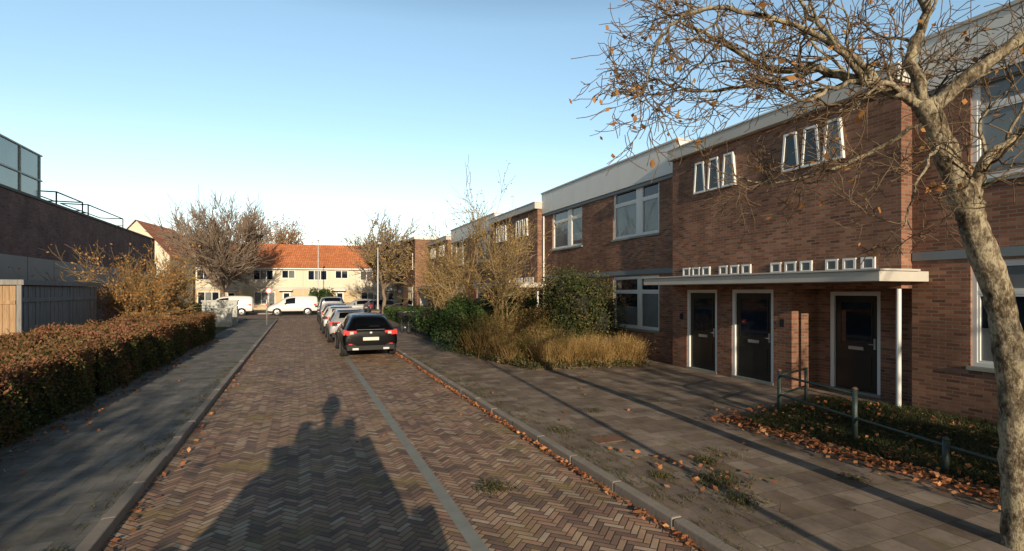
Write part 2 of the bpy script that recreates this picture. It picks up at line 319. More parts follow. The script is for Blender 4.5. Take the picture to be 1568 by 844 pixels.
# ------------------------------------------------------------ ground, road, pavements
mb=MB(); mb.quad((-2500,-2500,-.03),(2500,-2500,-.03),(2500,2500,-.03),(-2500,2500,-.03)); mb.build('ground',[MAT['grass']])
mb=MB(); mb.quad((-1.62,-40,0),(3.25,-40,0),(3.25,47,0),(-1.62,47,0)); mb.build('road',[MAT['road']])
mb=MB(); mb.quad((-70,47,-.004),(70,47,-.004),(70,56.5,-.004),(-70,56.5,-.004))
mb.build('cross_street_road',[MAT['asph']])
mb=MB(); mb.quad((1.38,-40,.004),(1.52,-40,.004),(1.52,46,.004),(1.38,46,.004)); mb.build('gutter_strip',[MAT['gutter']])
mb=MB(); mb.box(3.37,11.2,-40,46.5,-.02,.09); mb.build('pavement_right',[MAT['pave_r']])
mb=MB(); mb.box(-3.9,-1.74,-40,44,-.02,.09); mb.build('pavement_left',[MAT['pave_l']])
mb=MB(); mb.box(-70,70,56.6,70,-.02,.09); mb.box(-70,-3.95,42,46.9,-.02,.085); mb.box(11.25,70,45,46.9,-.02,.085); mb.build('pavement_cross_street',[MAT['pave_l']])
for nm,x0,x1,yend in (('kerb',3.25,3.37,46.4),('kerb',-1.74,-1.62,44)):
    mb=MB(); y=-10; rr=random.Random(3)
    while y<yend:
        j=rr.uniform(-.006,.006); mb.box(x0+j,x1+j,y+.005,y+.995,-.02,.105+rr.uniform(-.008,.006)); y+=1
    mb.build(nm,[MAT['kerb']],bevel=.015)
mb=MB(); mb.box(-70,70,56.5,56.6,-.02,.11); mb.build('kerb_far',[MAT['kerb']])
for (x,y,sx,sy) in ((4.15,6.55,.22,.16),(-2.0,5.1,.17,.22)):
    mb=MB(); mb.box(x-sx,x+sx,y-sy,y+sy,.08,.097); mb.build('iron_manhole_cover',[MAT['rust']])

# ------------------------------------------------------------ houses right
def wall(mb,X,y0,y1,z0,z1,ops,depth=.12,mi=0):
    ys=sorted({y0,y1,*[o[0] for o in ops],*[o[1] for o in ops]}); zs=sorted({z0,z1,*[o[2] for o in ops],*[o[3] for o in ops]})
    for a,b in zip(ys,ys[1:]):
        for c,d in zip(zs,zs[1:]):
            ym,zm=(a+b)/2,(c+d)/2
            if any(o[0]<ym<o[1] and o[2]<zm<o[3] for o in ops): continue
            mb.quad((X,b,c),(X,a,c),(X,a,d),(X,b,d),mi)
    for (a,b,c,d) in ops:
        e=X+depth
        mb.quad((X,a,c),(X,b,c),(e,b,c),(e,a,c),mi); mb.quad((X,a,d),(e,a,d),(e,b,d),(X,b,d),mi)
        if a>y0+.001: mb.quad((X,a,c),(e,a,c),(e,a,d),(X,a,d),mi)
        mb.quad((X,b,c),(X,b,d),(e,b,d),(e,b,c),mi)
RW=random.Random(5)
def window(fr,X,y0,y1,z0,z1,mull=(),trans=(),fw=.06,curt=.3):
    fr.box(X,X+.07,y0,y1,z0,z0+fw); fr.box(X,X+.07,y0,y1,z1-fw,z1)
    fr.box(X,X+.07,y0,y0+fw,z0+fw,z1-fw); fr.box(X,X+.07,y1-fw,y1,z0+fw,z1-fw)
    ys=[y0+fw]
    for (m,mw) in mull:
        yc=y0+(y1-y0)*m; fr.box(X+.003,X+.07,yc-mw/2,yc+mw/2,z0+fw,z1-fw); ys+= [yc-mw/2,yc+mw/2]
    ys.append(y1-fw)
    for i in range(0,len(ys),2):
        a,b=ys[i],ys[i+1]; zs=[z0+fw]
        for t in trans:
            zc=z0+(z1-z0)*t; fr.box(X+.006,X+.07,a,b,zc-.03,zc+.03); zs+=[zc-.03,zc+.03]
        zs.append(z1-fw)
        for k in range(0,len(zs),2):
            c,d=zs[k],zs[k+1]
            g=2 if RW.random()<curt else 1
            s=.035
            fr.box(X+.012,X+.07,a,a+s,c,d); fr.box(X+.012,X+.07,b-s,b,c,d); fr.box(X+.012,X+.07,a+s,b-s,c,c+s); fr.box(X+.012,X+.07,a+s,b-s,d-s,d)
            if g==1 and RW.random()<.5 and d-c>.8:
                zz=c+(d-c)*RW.uniform(.35,.6)
                fr.quad((X+.045,a+s,c+s),(X+.045,b-s,c+s),(X+.045,b-s,zz),(X+.045,a+s,zz),2); fr.quad((X+.045,a+s,zz),(X+.045,b-s,zz),(X+.045,b-s,d-s),(X+.045,a+s,d-s),1)
            else:
                fr.quad((X+.045,a+s,c+s),(X+.045,b-s,c+s),(X+.045,b-s,d-s),(X+.045,a+s,d-s),g)
def door(fr,X,y0,y1,z0,z1,glazed=True):
    fw=.085
    fr.box(X-.02,X+.08,y0,y0+fw,z0,z1); fr.box(X-.02,X+.08,y1-fw,y1,z0,z1); fr.box(X-.02,X+.08,y0+fw,y1-fw,z1-fw,z1)
    a,b,c,d=y0+fw+.004,y1-fw-.004,z0+.04,z1-fw-.004
    fr.box(X+.03,X+.075,a,b,c,d,3)
    zt=c+(d-c)*.5
    fr.box(X+.022,X+.03,a+.14,b-.14,zt,d-.14,1 if glazed else 2)
    for q in ((a+.11,a+.14,zt-.03,d-.11),(b-.14,b-.11,zt-.03,d-.11)): fr.box(X+.015,X+.03,*q,3)
    fr.box(X+.022,X+.03,a+.14,b-.14,c+.15,c+.75,3)
    fr.box(X+.012,X+.03,(a+b)/2-.16,(a+b)/2+.16,c+.86,c+.93,4)
    fr.box(X-.01,X+.03,a+.04,a+.075,c+.9,c+1.12,4); fr.tube([(X-.02,a+.06,c+1.0),(X-.02,a+.17,c+1.0)],.011,6,4)
    fr.box(X-.06,X+.08,y0,y1,z0-.03,z0+.035,5)
FM=lambda:[MAT['white'],MAT['glass'],MAT['glass_c'],MAT['door'],MAT['steel'],MAT['gutter']]
def houseA(dy,detail=True):
    e=empty('brick_row_house'); X=10.05; y0,y1=6.1+dy,12.35+dy; Z0=.05
    mb=MB(); fr=MB(); tr=MB()
    d1=(10.6+dy,11.75+dy); d2=(8.85+dy,10.1+dy); ry=8.37+dy; RX=10.85
    ops=[(d1[0],d1[1],Z0,2.3),(d2[0],d2[1],Z0,2.3)]
    wall(mb,X,ry,y1,Z0,6.02,ops,.1); wall(mb,X,y0,ry,2.3,6.02,[],.1)
    mb.quad((X,ry,Z0),(RX,ry,Z0),(RX,ry,2.3),(X,ry,2.3)); mb.quad((X,y0,2.3),(X,ry,2.3),(RX,ry,2.3),(RX,y0,2.3))
    mb.quad((10.35,y0,Z0),(RX,y0,Z0),(RX,y0,2.3),(10.35,y0,2.3))
    d3=(6.98+dy,8.08+dy)
    wall(mb,RX,y0,ry,Z0,2.3,[(d3[0],d3[1],Z0,2.25)],.1)
    mb.quad((X,y0,2.3),(X+.4,y0,2.3),(X+.4,y0,6.02),(X,y0,6.02)); mb.quad((X,y1,Z0),(X+.4,y1,Z0),(X+.4,y1,6.02),(X,y1,6.02))
    mb.box(X+1.4,X+9,y0+.01,y1-.01,Z0,5.9)
    mb.build('walls',[MAT['brick']],e)
    door(fr,X+.04,d1[0],d1[1],Z0+.06,2.29); door(fr,X+.04,d2[0],d2[1],Z0+.06,2.29,True); door(fr,RX+.05,d3[0],d3[1],Z0+.06,2.24)
    for a,b in ((10.78,11.93),(9.43,10.55),(7.81,8.96),(6.5,7.6)):
        n=3; wd=(b-a)/n
        for k in range(n):
            ya=a+k*wd+dy+.05; yb=ya+wd-.1
            fr.box(X-.035,X,ya,yb,2.66,2.70); fr.box(X-.035,X,ya,yb,2.86,2.90); fr.box(X-.035,X,ya,ya+.045,2.70,2.86); fr.box(X-.035,X,yb-.045,yb,2.70,2.86)
            fr.quad((X-.012,ya+.045,2.70),(X-.012,yb-.045,2.70),(X-.012,yb-.045,2.86),(X-.012,ya+.045,2.86),2)
    for a,b in ((9.9,11.45),(7.12,8.62)):
        wd=(b-a)/3
        for k in range(3):
            yc=a+(k+.5)*wd+dy; zb,zt=4.90,5.73; hb,ht=.225,.15
            def P(s,t,ins,x):
                z=zb+(zt-zb)*t; z+=ins*(1 if t==0 else -1); hw=(hb+(ht-hb)*t)-ins; return (x,yc+s*hw,z)
            xo=X-.07; fwid=.045
            O=[P(-1,0,0,xo),P(1,0,0,xo),P(1,1,0,xo),P(-1,1,0,xo)]; I=[P(-1,0,fwid,xo),P(1,0,fwid,xo),P(1,1,fwid,xo),P(-1,1,fwid,xo)]
            J=[(X-.03,p[1],p[2]) for p in I]; B=[(X,p[1],p[2]) for p in O]
            for i in range(4):
                j=(i+1)%4; fr.quad(O[i],O[j],I[j],I[i]); fr.quad(I[i],I[j],J[j],J[i]); fr.quad(O[i],O[j],B[j],B[i])
            fr.quad(*J,1 if (k+int(dy))%3 else 2)
    fr.build('windows_and_doors',FM(),e)
    tr.box(X-.16,X+.4,y0-.04,y1+.03,6.02,6.3,0); tr.box(X-.19,X+.42,y0-.07,y1+.03,6.3,6.34,1)
    tr.box(9.02,X-.002,y0-.28,y1-.02,2.42,2.60,2); tr.box(8.98,X-.002,y0-.32,y1+.0,2.60,2.635,2); tr.box(X-.002,10.345,y0-.28,y0-.003,2.42,2.60,2)
    tr.box(X+.4,X+9,y0,y1,5.9,6.1,3)
    if detail:
        tr.tube([(X+.04,y0+.07,.08),(X+.04,y0+.07,2.3)],.042,12,4)
        for yy in (11.95,8.6): tr.box(X-.03,X,yy+dy-.06,yy+dy+.06,1.45,1.62,5)
    tr.build('roof_fascia_and_canopy',[MAT['fasciag'],MAT['fascia'],MAT['concrete'],MAT['roofgrav'],MAT['white'],MAT['plastic']],e,bevel=.006)
def houseB(dy):
    e=empty('brick_row_house'); X=10.35; y0,y1=12.35+dy,21.7+dy; Z0=.05
    mb=MB(); fr=MB(); tr=MB(); ops=[]
    for a,b in ((13.35,15.95),(18.15,20.8)):
        for z0,z1 in ((4.07,5.77),(1.0,2.76)): ops.append((a+dy,b+dy,z0,z1))
    wall(mb,X,y0,y1,Z0,5.77,ops,.12)
    mb.box(X+.6,X+8.7,y0+.01,y1-.01,Z0,6.4)
    mb.quad((X,y0,Z0),(X+.6,y0,Z0),(X+.6,y0,5.77),(X,y0,5.77)); mb.quad((X,y1,Z0),(X+.6,y1,Z0),(X+.6,y1,5.77),(X,y1,5.77))
    mb.build('walls',[MAT['brick']],e)
    for (a,b,c,d) in ops:
        window(fr,X+.04,a,b,c,d,((.42,.3 if c>3 else .16),),(.7,),.07,.3)
        fr.box(X-.05,X+.04,a-.04,b+.04,c-.06,c,5)
    fr.build('windows',FM(),e)
    n=9; wd=(y1-y0)/n
    for k in range(n): tr.box(X-.1,X+.6,y0+k*wd+.006,y0+(k+1)*wd-.006,5.775,6.68,0)
    tr.box(X-.14,X+.65,y0-.02,y1+.02,6.68,6.74,1)
    tr.box(X-.05,X,y0,y1,5.66,5.77,2); tr.box(X-.03,X,y0+.02,y1-.02,2.80,2.95,2)
    tr.box(X+.65,X+8.7,y0,y1,6.4,6.6,3)
    if dy>-1: tr.tube([(X-.06,y1-.15,.1),(X-.06,y1-.15,5.66)],.04,8,4)
    tr.build('roof_fascia',[MAT['fascia'],MAT['fasciag'],MAT['lintel'],MAT['roofgrav'],MAT['white']],e)
for dy in (0,15.6,31.2): houseA(dy,True)
for dy in (-15.6,0,15.6): houseB(dy)
e=empty('brick_end_house'); mb=MB(); mb.box(8.9,18,43.6,49,.05,6.6); mb.build('walls',[MAT['brick']],e)
mb=MB(); mb.box(8.8,18.1,43.5,49.1,6.6,6.85,0); mb.box(8.85,8.9,44.5,46.5,4.1,5.5,0); mb.box(8.84,8.85,44.6,46.4,4.2,5.4,1); mb.box(8.85,8.9,44.5,46.5,1,2.6,0); mb.box(8.84,8.85,44.6,46.4,1.1,2.5,1)
mb.box(9.3,10.0,43.55,43.6,.1,2.2,0); mb.build('roof_edge_and_windows',[MAT['fascia'],MAT['glass']],e)
for y in (22.6,38.2):
    mb=MB(); mb.box(12.5,13.3,y,y+.9,6.1,7.5); mb.box(12.45,13.35,y-.05,y+.95,7.5,7.6,1); mb.build('brick_chimney',[MAT['brick'],MAT['concrete']])

# ------------------------------------------------------------ left buildings
e=empty('brick_building'); mb=MB(); fr=MB(); X=-10
def wallL(mb,X,y0,y1,z0,z1,ops,mi=0): wall(mb,X,y0,y1,z0,z1,ops,-.12,mi)
ops=[(13.,20.5,4.15,5.15),(13.,20.5,2.55,3.4)]
wallL(mb,X,8,45.8,3.6,6.0,[ops[0]]); wallL(mb,X+.0,8,45.8,.0,2.55,[]); wallL(mb,X,8,13,2.55,3.6,[]); 
mb.quad((X,45.8,0),(X-12,45.8,0),(X-12,45.8,6),(X,45.8,6)); mb.box(X-12,X-.5,8,45.7,0,5.9)
mb.build('walls',[MAT['brick_d']],e)
mb=MB(); mb.box(X-.3,X+.015,20.5,45.85,2.55,3.6,0); mb.box(X-.3,X+.01,13,20.5,3.4,3.6,0); mb.box(X-.5,X+.06,8,45.9,6.0,6.1,1); mb.box(X-12,X-.5,8,45.8,5.9,6.0,2)
for y in np.arange(21.5,45.8,2.4): mb.box(X+.015,X+.02,y-.012,y+.012,2.55,3.6,1)
mb.build('concrete_band_and_roof',[MAT['band'],MAT['plastic'],MAT['roofgrav']],e)
for (a,b,c,d) in ops:
    n=5; wd=(b-a)/n
    for k in range(n):
        y=a+k*wd; fr.box(X-.1,X-.04,y,y+.06,c,d); fr.box(X-.1,X-.04,y+.06,y+wd,c,c+.06); fr.box(X-.1,X-.04,y+.06,y+wd,d-.06,d); fr.quad((X-.08,y+.06,c+.06),(X-.08,y+wd,c+.06),(X-.08,y+wd,d-.06),(X-.08,y+.06,d-.06),1)
fr.build('windows',FM(),e)
mb=MB(); mb.box(-17,-11.05,14,30.35,6.1,8.45,0)
for y in np.arange(14,30.5,1.8): mb.box(-11.05,-11.0,y-.03,y+.03,6.1,8.45,1)
for z in (6.15,7.3,8.45): mb.box(-11.05,-10.995,14,30.4,z-.03,z+.03,1)
for x in np.arange(-17,-11,1.2): mb.box(x,x+.06,30.35,30.4,6.1,8.45,1)
mb.build('rooftop_glass_room',[MAT['glass_g'],MAT['fasciag']],e)
mb=MB()
for (a,b) in ((31,34.2),(35,41)):
    zz=6.95; mb.tube([(-10.7,a,zz),(-10.7,b,zz-.0)],.035,6); mb.tube([(-11.9,a,zz),(-11.9,b,zz)],.03,6)
    for y in (a,b): mb.tube([(-10.7,y,6.1),(-10.7,y,zz)],.035,6); mb.tube([(-10.7,y,zz),(-11.9,y,zz)],.03,6); mb.tube([(-10.7,y,6.5),(-11.9,y,6.5)],.025,6)
mb.build('roof_railing',[MAT['plastic']],e)
# garden shed
e=empty('garden_shed'); mb=MB(); y=18.0; rr=random.Random(8)
while y<23.6:
    j=rr.uniform(0,.02); mb.box(-7.03,-6.985+j,y+.008,y+.134,.05,2.4); y+=.14
mb.box(-7.05,-6.945,17.95,18.02,.05,2.42); mb.box(-6.963,-6.945,18.02,23.6,1.95,2.07); mb.box(-6.963,-6.945,18.02,23.6,.5,.62)
mb.box(-10.3,-6.88,17.9,23.75,2.42,2.56); mb.box(-10.2,-7.05,18.06,23.5,.05,2.4); mb.build('side_boards',[MAT['wood_shade']],e)
mb=MB(); x=-10.3
while x<-7.1:
    mb.box(x+.004,x+.136,18.0,18.03,.05,2.4); x+=.14
mb.box(-10.3,-7.08,17.97,18.0,1.9,2.0); mb.build('front_boards',[MAT['wood_sun']],e)

# ------------------------------------------------------------ far row with orange roofs
def rowhouse(name,loc,rz,x0,x1,eave,ridge,depth=8,unit=6.0,wallm='cream',skip_end=False):
    e=empty(name,loc,rz); mb=MB(); fr=MB(); rf=MB(); R=random.Random(int(x1*7+3))
    mb.box(x0,x1,0,depth,2.6,eave); mb.box(x0,x1,0.0,depth,0,2.595,1)
    for x in (x0,x1):
        mb.poly([(x,0,eave),(x,depth,eave),(x,depth/2,ridge-.08)])
    mb.build('walls',[MAT[wallm],MAT['ochre']],e)
    ym=depth/2; o=.35; sl=(ridge-eave)/ym
    rf.quad((x0-.1,-o,eave-o*sl),(x1+.1,-o,eave-o*sl),(x1+.1,ym,ridge),(x0-.1,ym,ridge)); rf.quad((x0-.1,depth+o,eave-o*sl),(x1+.1,depth+o,eave-o*sl),(x1+.1,ym,ridge),(x0-.1,ym,ridge))
    rf.tube([(x0-.1,ym,ridge+.02),(x1+.1,ym,ridge+.02)],.1,6)
    rf.build('tiled_roof',[MAT['tiles']],e)
    x=x0
    while x<x1-2:
        u=min(unit,x1-x); zz=-.04
        def wn(a,b,c,d,n=2):
            fr.box(a,b,zz,0,c,d,0); wd=(b-a-.08)/n
            for k in range(n): fr.box(a+.08+k*wd,a+k*wd+wd,zz-.01,zz,c+.08,d-.08,1 if R.random()<.75 else 2)
        if u>4:
            wn(x+.6,x+2.9,.7,2.2,3); fr.box(x+3.7,x+4.6,zz,0,.1,2.2,0 if R.random()<.5 else 3); fr.box(x+3.85,x+4.45,zz-.01,zz,1.2,2.0,1)
            fr.box(x+3.4,x+4.9,-.8,-.002,2.3,2.42,0)
            wn(x+.5,x+2.7,3.55,4.75,3); wn(x+3.6,x+5.1,3.75,4.75,2)
            yy=ym*.45; z=eave+yy*sl
            if R.random()<.6: fr.poly([(x+2,yy-.4,z-.4*sl+.06),(x+2.9,yy-.4,z-.4*sl+.06),(x+2.9,yy+.4,z+.4*sl+.06),(x+2,yy+.4,z+.4*sl+.06)],1)
            if R.random()<.7: fr.box(x+u-.4,x+u+.4,ym-.35,ym+.35,ridge-.3,ridge+.75,4)
        fr.box(x+u-.06,x+u+.02,-.06,0,.1,eave-.1,3)
        x+=u
    fr.box(x0,x1,-.42,-.3,eave-.42,eave-.28,0); fr.box(x0,x1,-.035,0,2.5,2.75,3); fr.build('windows_and_gutter',[MAT['white'],MAT['glass'],MAT['glass_c'],MAT['fasciag'],MAT['brick']],e)
    return e
rz=math.atan2(-3.4,18.9)
rowhouse('terraced_house_row',(-4.6,67.7,0),rz,-7,48,5.25,8.0)
rowhouse('terraced_house_row',(-4.6,67.7,0),rz,-42,-7.2,5.5,8.9)
e=empty('gable_house',(-15.2,62.6,0),rz); mb=MB(); mb.box(-3,3,0,6,0,5.9); mb.poly([(-3,0,5.9),(3,0,5.9),(0,0,9.3)]); mb.build('walls',[MAT['cream']],e)
mb=MB(); 
for s in (-1,1): mb.quad((s*3.3,-.25,5.56),(s*3.3,9,5.56),(0,9,9.4),(0,-.25,9.4))
mb.build('tiled_roof',[MAT['tiles'],MAT['brick']],e)
mb=MB()
for (a,b,c,d) in ((-1.9,1.9,3.7,5.1),(-1.9,1.6,.8,2.3),(-.5,.5,6.6,7.5)):
    mb.box(a,b,-.05,0,c,d,0); n=3 if b-a>2 else 1; wd=(b-a-.1)/n
    for k in range(n): mb.box(a+.1+k*wd,a+k*wd+wd,-.06,-.05,c+.1,d-.1,1)
mb.build('windows',[MAT['white'],MAT['glass']],e)

# ------------------------------------------------------------ cars
HATCH=[(-2.15,.38,.60,.80,.78,.68),(-2.12,.28,.74,.96,.87,.75),(-2.0,.25,.88,1.05,.905,.71),(-1.62,.24,.93,1.35,.915,.61),(-1.25,.24,.93,1.44,.92,.62),(-.3,.24,.91,1.47,.92,.64),(.35,.24,.89,1.42,.92,.62),(1.1,.24,.87,.98,.91,.70),(1.7,.25,.80,.89,.88,.68),(2.05,.3,.62,.74,.81,.62),(2.15,.38,.52,.62,.66,.52)]
VAN=[(-2.2,.4,.7,1.0,.8,.72),(-2.19,.28,.95,1.6,.87,.72),(-2.1,.25,1.02,1.76,.895,.72),(-1.9,.24,1.04,1.80,.905,.74),(-1.2,.24,1.04,1.83,.91,.74),(-.2,.24,1.03,1.83,.91,.74),(.6,.24,1.0,1.72,.91,.70),(1.3,.24,.98,1.10,.90,.72),(1.85,.25,.88,.98,.87,.68),(2.1,.3,.65,.78,.80,.62),(2.18,.38,.52,.62,.66,.52)]
def car(loc,rz,pm,kind='h',name='parked_car',rear_plate=True,scale=1.):
    S=HATCH if kind=='h' else VAN
    e=empty(name,loc,rz); e.scale=(scale,)*3
    mb=MB(); rings=[]
    for (y,zb,bl,tp,w_,wr) in S:
        h=[(0,zb),(.82*w_,zb),(w_,zb+.14),(w_*1.005,(zb+.14+bl)/2+.03),(.97*w_,bl),(wr,tp-.06 if tp-bl>.2 else tp-.03),(wr*.82,tp),(0,tp+.015)]
        full=h+[(-x,z) for x,z in h[-2:0:-1]]; n0=len(mb.v); mb.v+=[(x,y,z) for x,z in full]; rings.append(n0)
    NR=14
    def segm(j): return j if j<7 else 13-j
    for i in range(len(S)-1):
        for j in range(NR):
            k=(j+1)%NR; sgm=segm(j); mi=0
            if 3<=i<=5 and sgm==4: mi=1
            if i in (2,6) and sgm==6: mi=1
            if kind=='v' and i in (0,1): mi=1 if (i==1 and sgm==6) else 0
            if kind=='v' and i in (3,4) and sgm==4: mi=0
            if sgm in (0,1): mi=2
            mb.f.append((rings[i]+j,rings[i+1]+j,rings[i+1]+k,rings[i]+k)); mb.m.append(mi); mb.sm.append(True)
    mb.f.append(tuple(rings[0]+j for j in range(NR))); mb.m.append(0); mb.sm.append(True)
    mb.f.append(tuple(rings[-1]+j for j in range(NR))[::-1]); mb.m.append(0); mb.sm.append(True)
    mb.build('body',[pm,MAT['carglass'],MAT['plastic']],e,subsurf=2)
    wh=MB()
    for sx in (-1,1):
        for yy in (-1.3,1.32):
            def ring(r,x): return [(x,yy+r*math.cos(a),.33+r*math.sin(a)) for a in np.linspace(0,2*math.pi,24,endpoint=False)]
            xo=sx*.935; xi=sx*.70
            for (ra,xa),(rb,xb),mi in (((.325,xi),(.335,xi+sx*.03),0),((.335,xi+sx*.03),(.335,xo-sx*.03),0),((.335,xo-sx*.03),(.31,xo),0),((.31,xo),(.225,xo),0),((.225,xo),(.2,xo-sx*.03),1),((.2,xo-sx*.03),(.05,xo-sx*.015),1)):
                P,Q=ring(ra,xa),ring(rb,xb)
                for q in range(24):
                    q2=(q+1)%24
                    if mi==1 and rb==.05 and q%5==0: mm=0
                    else: mm=mi
                    wh.quad(P[q],P[q2],Q[q2],Q[q],mm)
            P,Q=ring(.39,sx*.915),ring(.33,sx*.927)
            for q in range(24):
                q2=(q+1)%24
                if P[q][2]>.26: wh.quad(P[q],P[q2],Q[q2],Q[q],0)
            wh.poly(ring(.39,sx*.85),0)
    wh.build('wheels',[MAT['tyre'],MAT['rim']],e)
    d=MB(); vz=.0 if kind=='h' else .12
    for s in (-1,1):
        a,b=sorted((s*.46,s*.80)); d.box(a,b,-2.135,-1.98,.78+vz,.93+vz,0)
        a,b=sorted((s*.76,s*.885)); d.box(a,b,-2.08,-1.84,.78+vz,.95+vz,0)
        a,b=sorted((s*.56,s*.68)); d.box(a,b,-2.145,-2.1,.81+vz,.90+vz,1)
        a,b=sorted((s*.45,s*.76)); d.box(a,b,2.0,2.10,.60,.70,1)
        a,b=sorted((s*.90,s*1.08)); d.box(a,b,.55,.68,.93+vz,1.06+vz,2); 
        a,b=sorted((s*.40,s*.60)); d.box(a,b,-2.19,-2.1,.29,.36,4)
        a,b=sorted((s*.60,s*.72)); d.box(a,b,-2.17,-2.1,.46,.50,0)
        a,b=sorted((s*.915,s*.935)); d.box(a,b,-.35,-.2,.78,.81,4)
    d.box(-.26,.26,-2.178,-2.1,.60,.71,3); d.box(-.78,.78,-2.165,-1.9,.28,.43,2)
    d.box(-.04,.04,-2.16,-2.1,.83,.89,4); d.box(-.46,.46,-2.13,-2.05,.955,.965,4)
    if kind=='h': d.box(-.05,.3,-2.03,-2.0,1.06,1.075,2); d.box(-.55,.55,-1.86,-1.55,1.405,1.43,2)
    else: d.box(-.3,.3,-1.70,-1.55,1.8,1.82,2)
    d.box(-.6,.6,2.1,2.16,.36,.5,2)
    d.build('lights_plate_trim',[MAT['tail'],MAT['head'],MAT['plastic'],MAT['plate'],MAT['steel']],e,bevel=.015)
    return e
car((2.2,20.2,0),0,MAT['p_black'])
car((2.05,25.6,0),rad(-.5),MAT['p_silver'])
car((2.0,30.8,0),rad(.4),MAT['p_white'])
car((2.1,36.0,0),0,MAT['p_dark'])
car((2.1,41.0,0),0,MAT['p_blue'],'v')
car((-0.7,53.3,0),rad(92),MAT['p_white'],'v',name='parked_van')
car((-6.3,54.6,0),rad(90),MAT['p_white'],'v',name='parked_van')
car((-15.0,54.5,0),rad(-88),MAT['p_dark']); car((-20,54.5,0),rad(-90),MAT['p_silver'])
car((8.0,53.0,0),rad(-75),MAT['p_dark']); car((5.6,55.0,0),rad(90),MAT['p_silver']); car((11.5,52,0),rad(-100),MAT['p_black'],'v'); car((14,54.8,0),rad(90),MAT['p_blue'])

# mapping van on which the camera stands (its shadow falls on the road)
e=car((-.52,-.95,0),0,MAT['p_white'],'v',name='survey_van',scale=1.1)
mb=MB(); mb.box(-.62,.62,-.9,.55,1.86,1.90,0); mb.box(-.27,.27,.0,.5,1.90,2.10,0); mb.box(-.40,-.24,.25,.45,1.98,2.22,0); mb.box(.24,.40,.25,.45,1.98,2.22,0)
mb.tube([(0,.4,2.05),(0,.4,2.4)],.07,10); mb.tube([(0,.4,2.3),(0,.4,2.36),(0,.4,2.48),(0,.4,2.62),(0,.4,2.70)],[.08,.14,.16,.13,.05],12)
for s in (-1,1): mb.tube([(s*.80,.5,1.0),(s*.98,.5,1.08)],.05,6); a,b=sorted((s*.92,s*1.14)); mb.box(a,b,.42,.5,1.0,1.28,0)
mb.build('roof_camera_rig',[MAT['plastic']],e)

# ------------------------------------------------------------ vegetation
def unit(v): return v/ (np.linalg.norm(v)+1e-9)
def branch(mb,L,p,d,length,r,lvl,rng,C):
    n=max(3,int(length/C['seg'])); pts=[p.copy()]; rs=[r]; dirs=[d]
    re=max(C['rmin'],r*C.get('taper',.4))
    for i in range(n):
        d=unit(d+rng.normal(size=3)*C['crook']+np.array([0,0,C['up'][min(lvl,len(C['up'])-1)]]))
        p=p+d*(length/n); pts.append(p); rs.append(r+(re-r)*(i+1)/n); dirs.append(d)
    mb.tube(pts,rs,8 if r>.06 else (5 if r>.018 else 3),C.get('mi',0) if r>C.get('barkr',.03) else C.get('mi2',0),cap=False)
    if lvl<C['levels']:
        nk=C['kids'][lvl]
        for c in range(nk):
            t=rng.uniform(C.get('t0',.25),1.) if c>0 else 1.
            k=min(n,int(t*n)); q=pts[k]; dd=dirs[k]
            a=rng.normal(size=3); a=unit(a-dd*(a@dd)); an=rng.uniform(*C['ang'])*(.5 if c==0 else 1)
            nd=unit(dd*math.cos(an)+a*math.sin(an))
            branch(mb,L,q,nd,length*rng.uniform(*C['lr']),max(C['rmin'],rs[k]*C['rr']),lvl+1,rng,C)
    if lvl>=C['levels']-1 and C.get('leaf',0)>0:
        for k in range(1,len(pts)):
            m=rng.poisson(C['leaf'])
            for _ in range(m): L.append(pts[k]+rng.normal(size=3)*C['lspread'])
def tree(name,loc,H,seed,C,trunk=.35,r0=.16,leafm=None,lsize=.05,stems=1,spread=.5,bark=None,twig=None):
    rng=np.random.default_rng(seed); e=empty(name,loc); mb=MB(); L=[]
    if stems==1:
        th=H*trunk; pts=[np.array([0,0,-.05])]; 
        for i in range(1,6): pts.append(np.array([rng.normal()*.05*i*.4,rng.normal()*.05*i*.4,th*i/5]))
        mb.tube(pts,[r0*(1.25 if i==0 else 1-.08*i) for i in range(6)],9)
        top=pts[-1]
        for k in range(C.get('main',5)):
            a=2*math.pi*k/C.get('main',5)+rng.uniform(-.4,.4); s=rng.uniform(.25,spread) if k>0 else .08
            branch(mb,L,top-np.array([0,0,rng.uniform(0,.25)*th*.5]),unit(np.array([math.cos(a)*s,math.sin(a)*s,1-s*.4])),(H-th)*rng.uniform(.5,.62),r0*.55,1,rng,C)
    else:
        for k in range(stems):
            a=rng.uniform(0,6.283); s=rng.uniform(.1,spread)
            branch(mb,L,np.array([math.cos(a)*.15,math.sin(a)*.15,0]),unit(np.array([math.cos(a)*s,math.sin(a)*s,1.])),H*rng.uniform(.42,.58),r0*rng.uniform(.5,1),1,rng,C)
    mb.build('trunk_and_branches',[bark or MAT['bark_far'],twig or MAT['twig']],e)
    if L and leafm: quadobj('leaves',leafquads(np.array(L),lsize,rng),leafm,e)
    return e
CF=dict(seg=.7,crook=.12,up=(.05,.06,.07,.08),levels=4,kids=(0,9,8,8),ang=(.3,.8),lr=(.42,.66),rr=.6,rmin=.02,leaf=0,lspread=.1,mi2=0,main=8)
tree('bare_tree',(-7.0,57.6,0),12.4,1,CF,.2,.32,spread=1.0)
C2=dict(CF); C2.update(leaf=.7,lspread=.2,kids=(0,7,6,6))
tree('street_tree',(6.9,47.6,0),9.3,12,C2,.28,.2,MAT['yleaf'],.085,spread=.9)
C3=dict(CF); C3.update(leaf=1.0,lspread=.35,main=6,kids=(0,7,6,5))
tree('autumn_tree',(-3.0,84,0),14,22,C3,.3,.25,MAT['oleaf'],.15,spread=.9)
tree('bare_tree',(11.5,60,0),8.0,33,C2,.3,.2,MAT['yleaf'],.1,spread=.7)
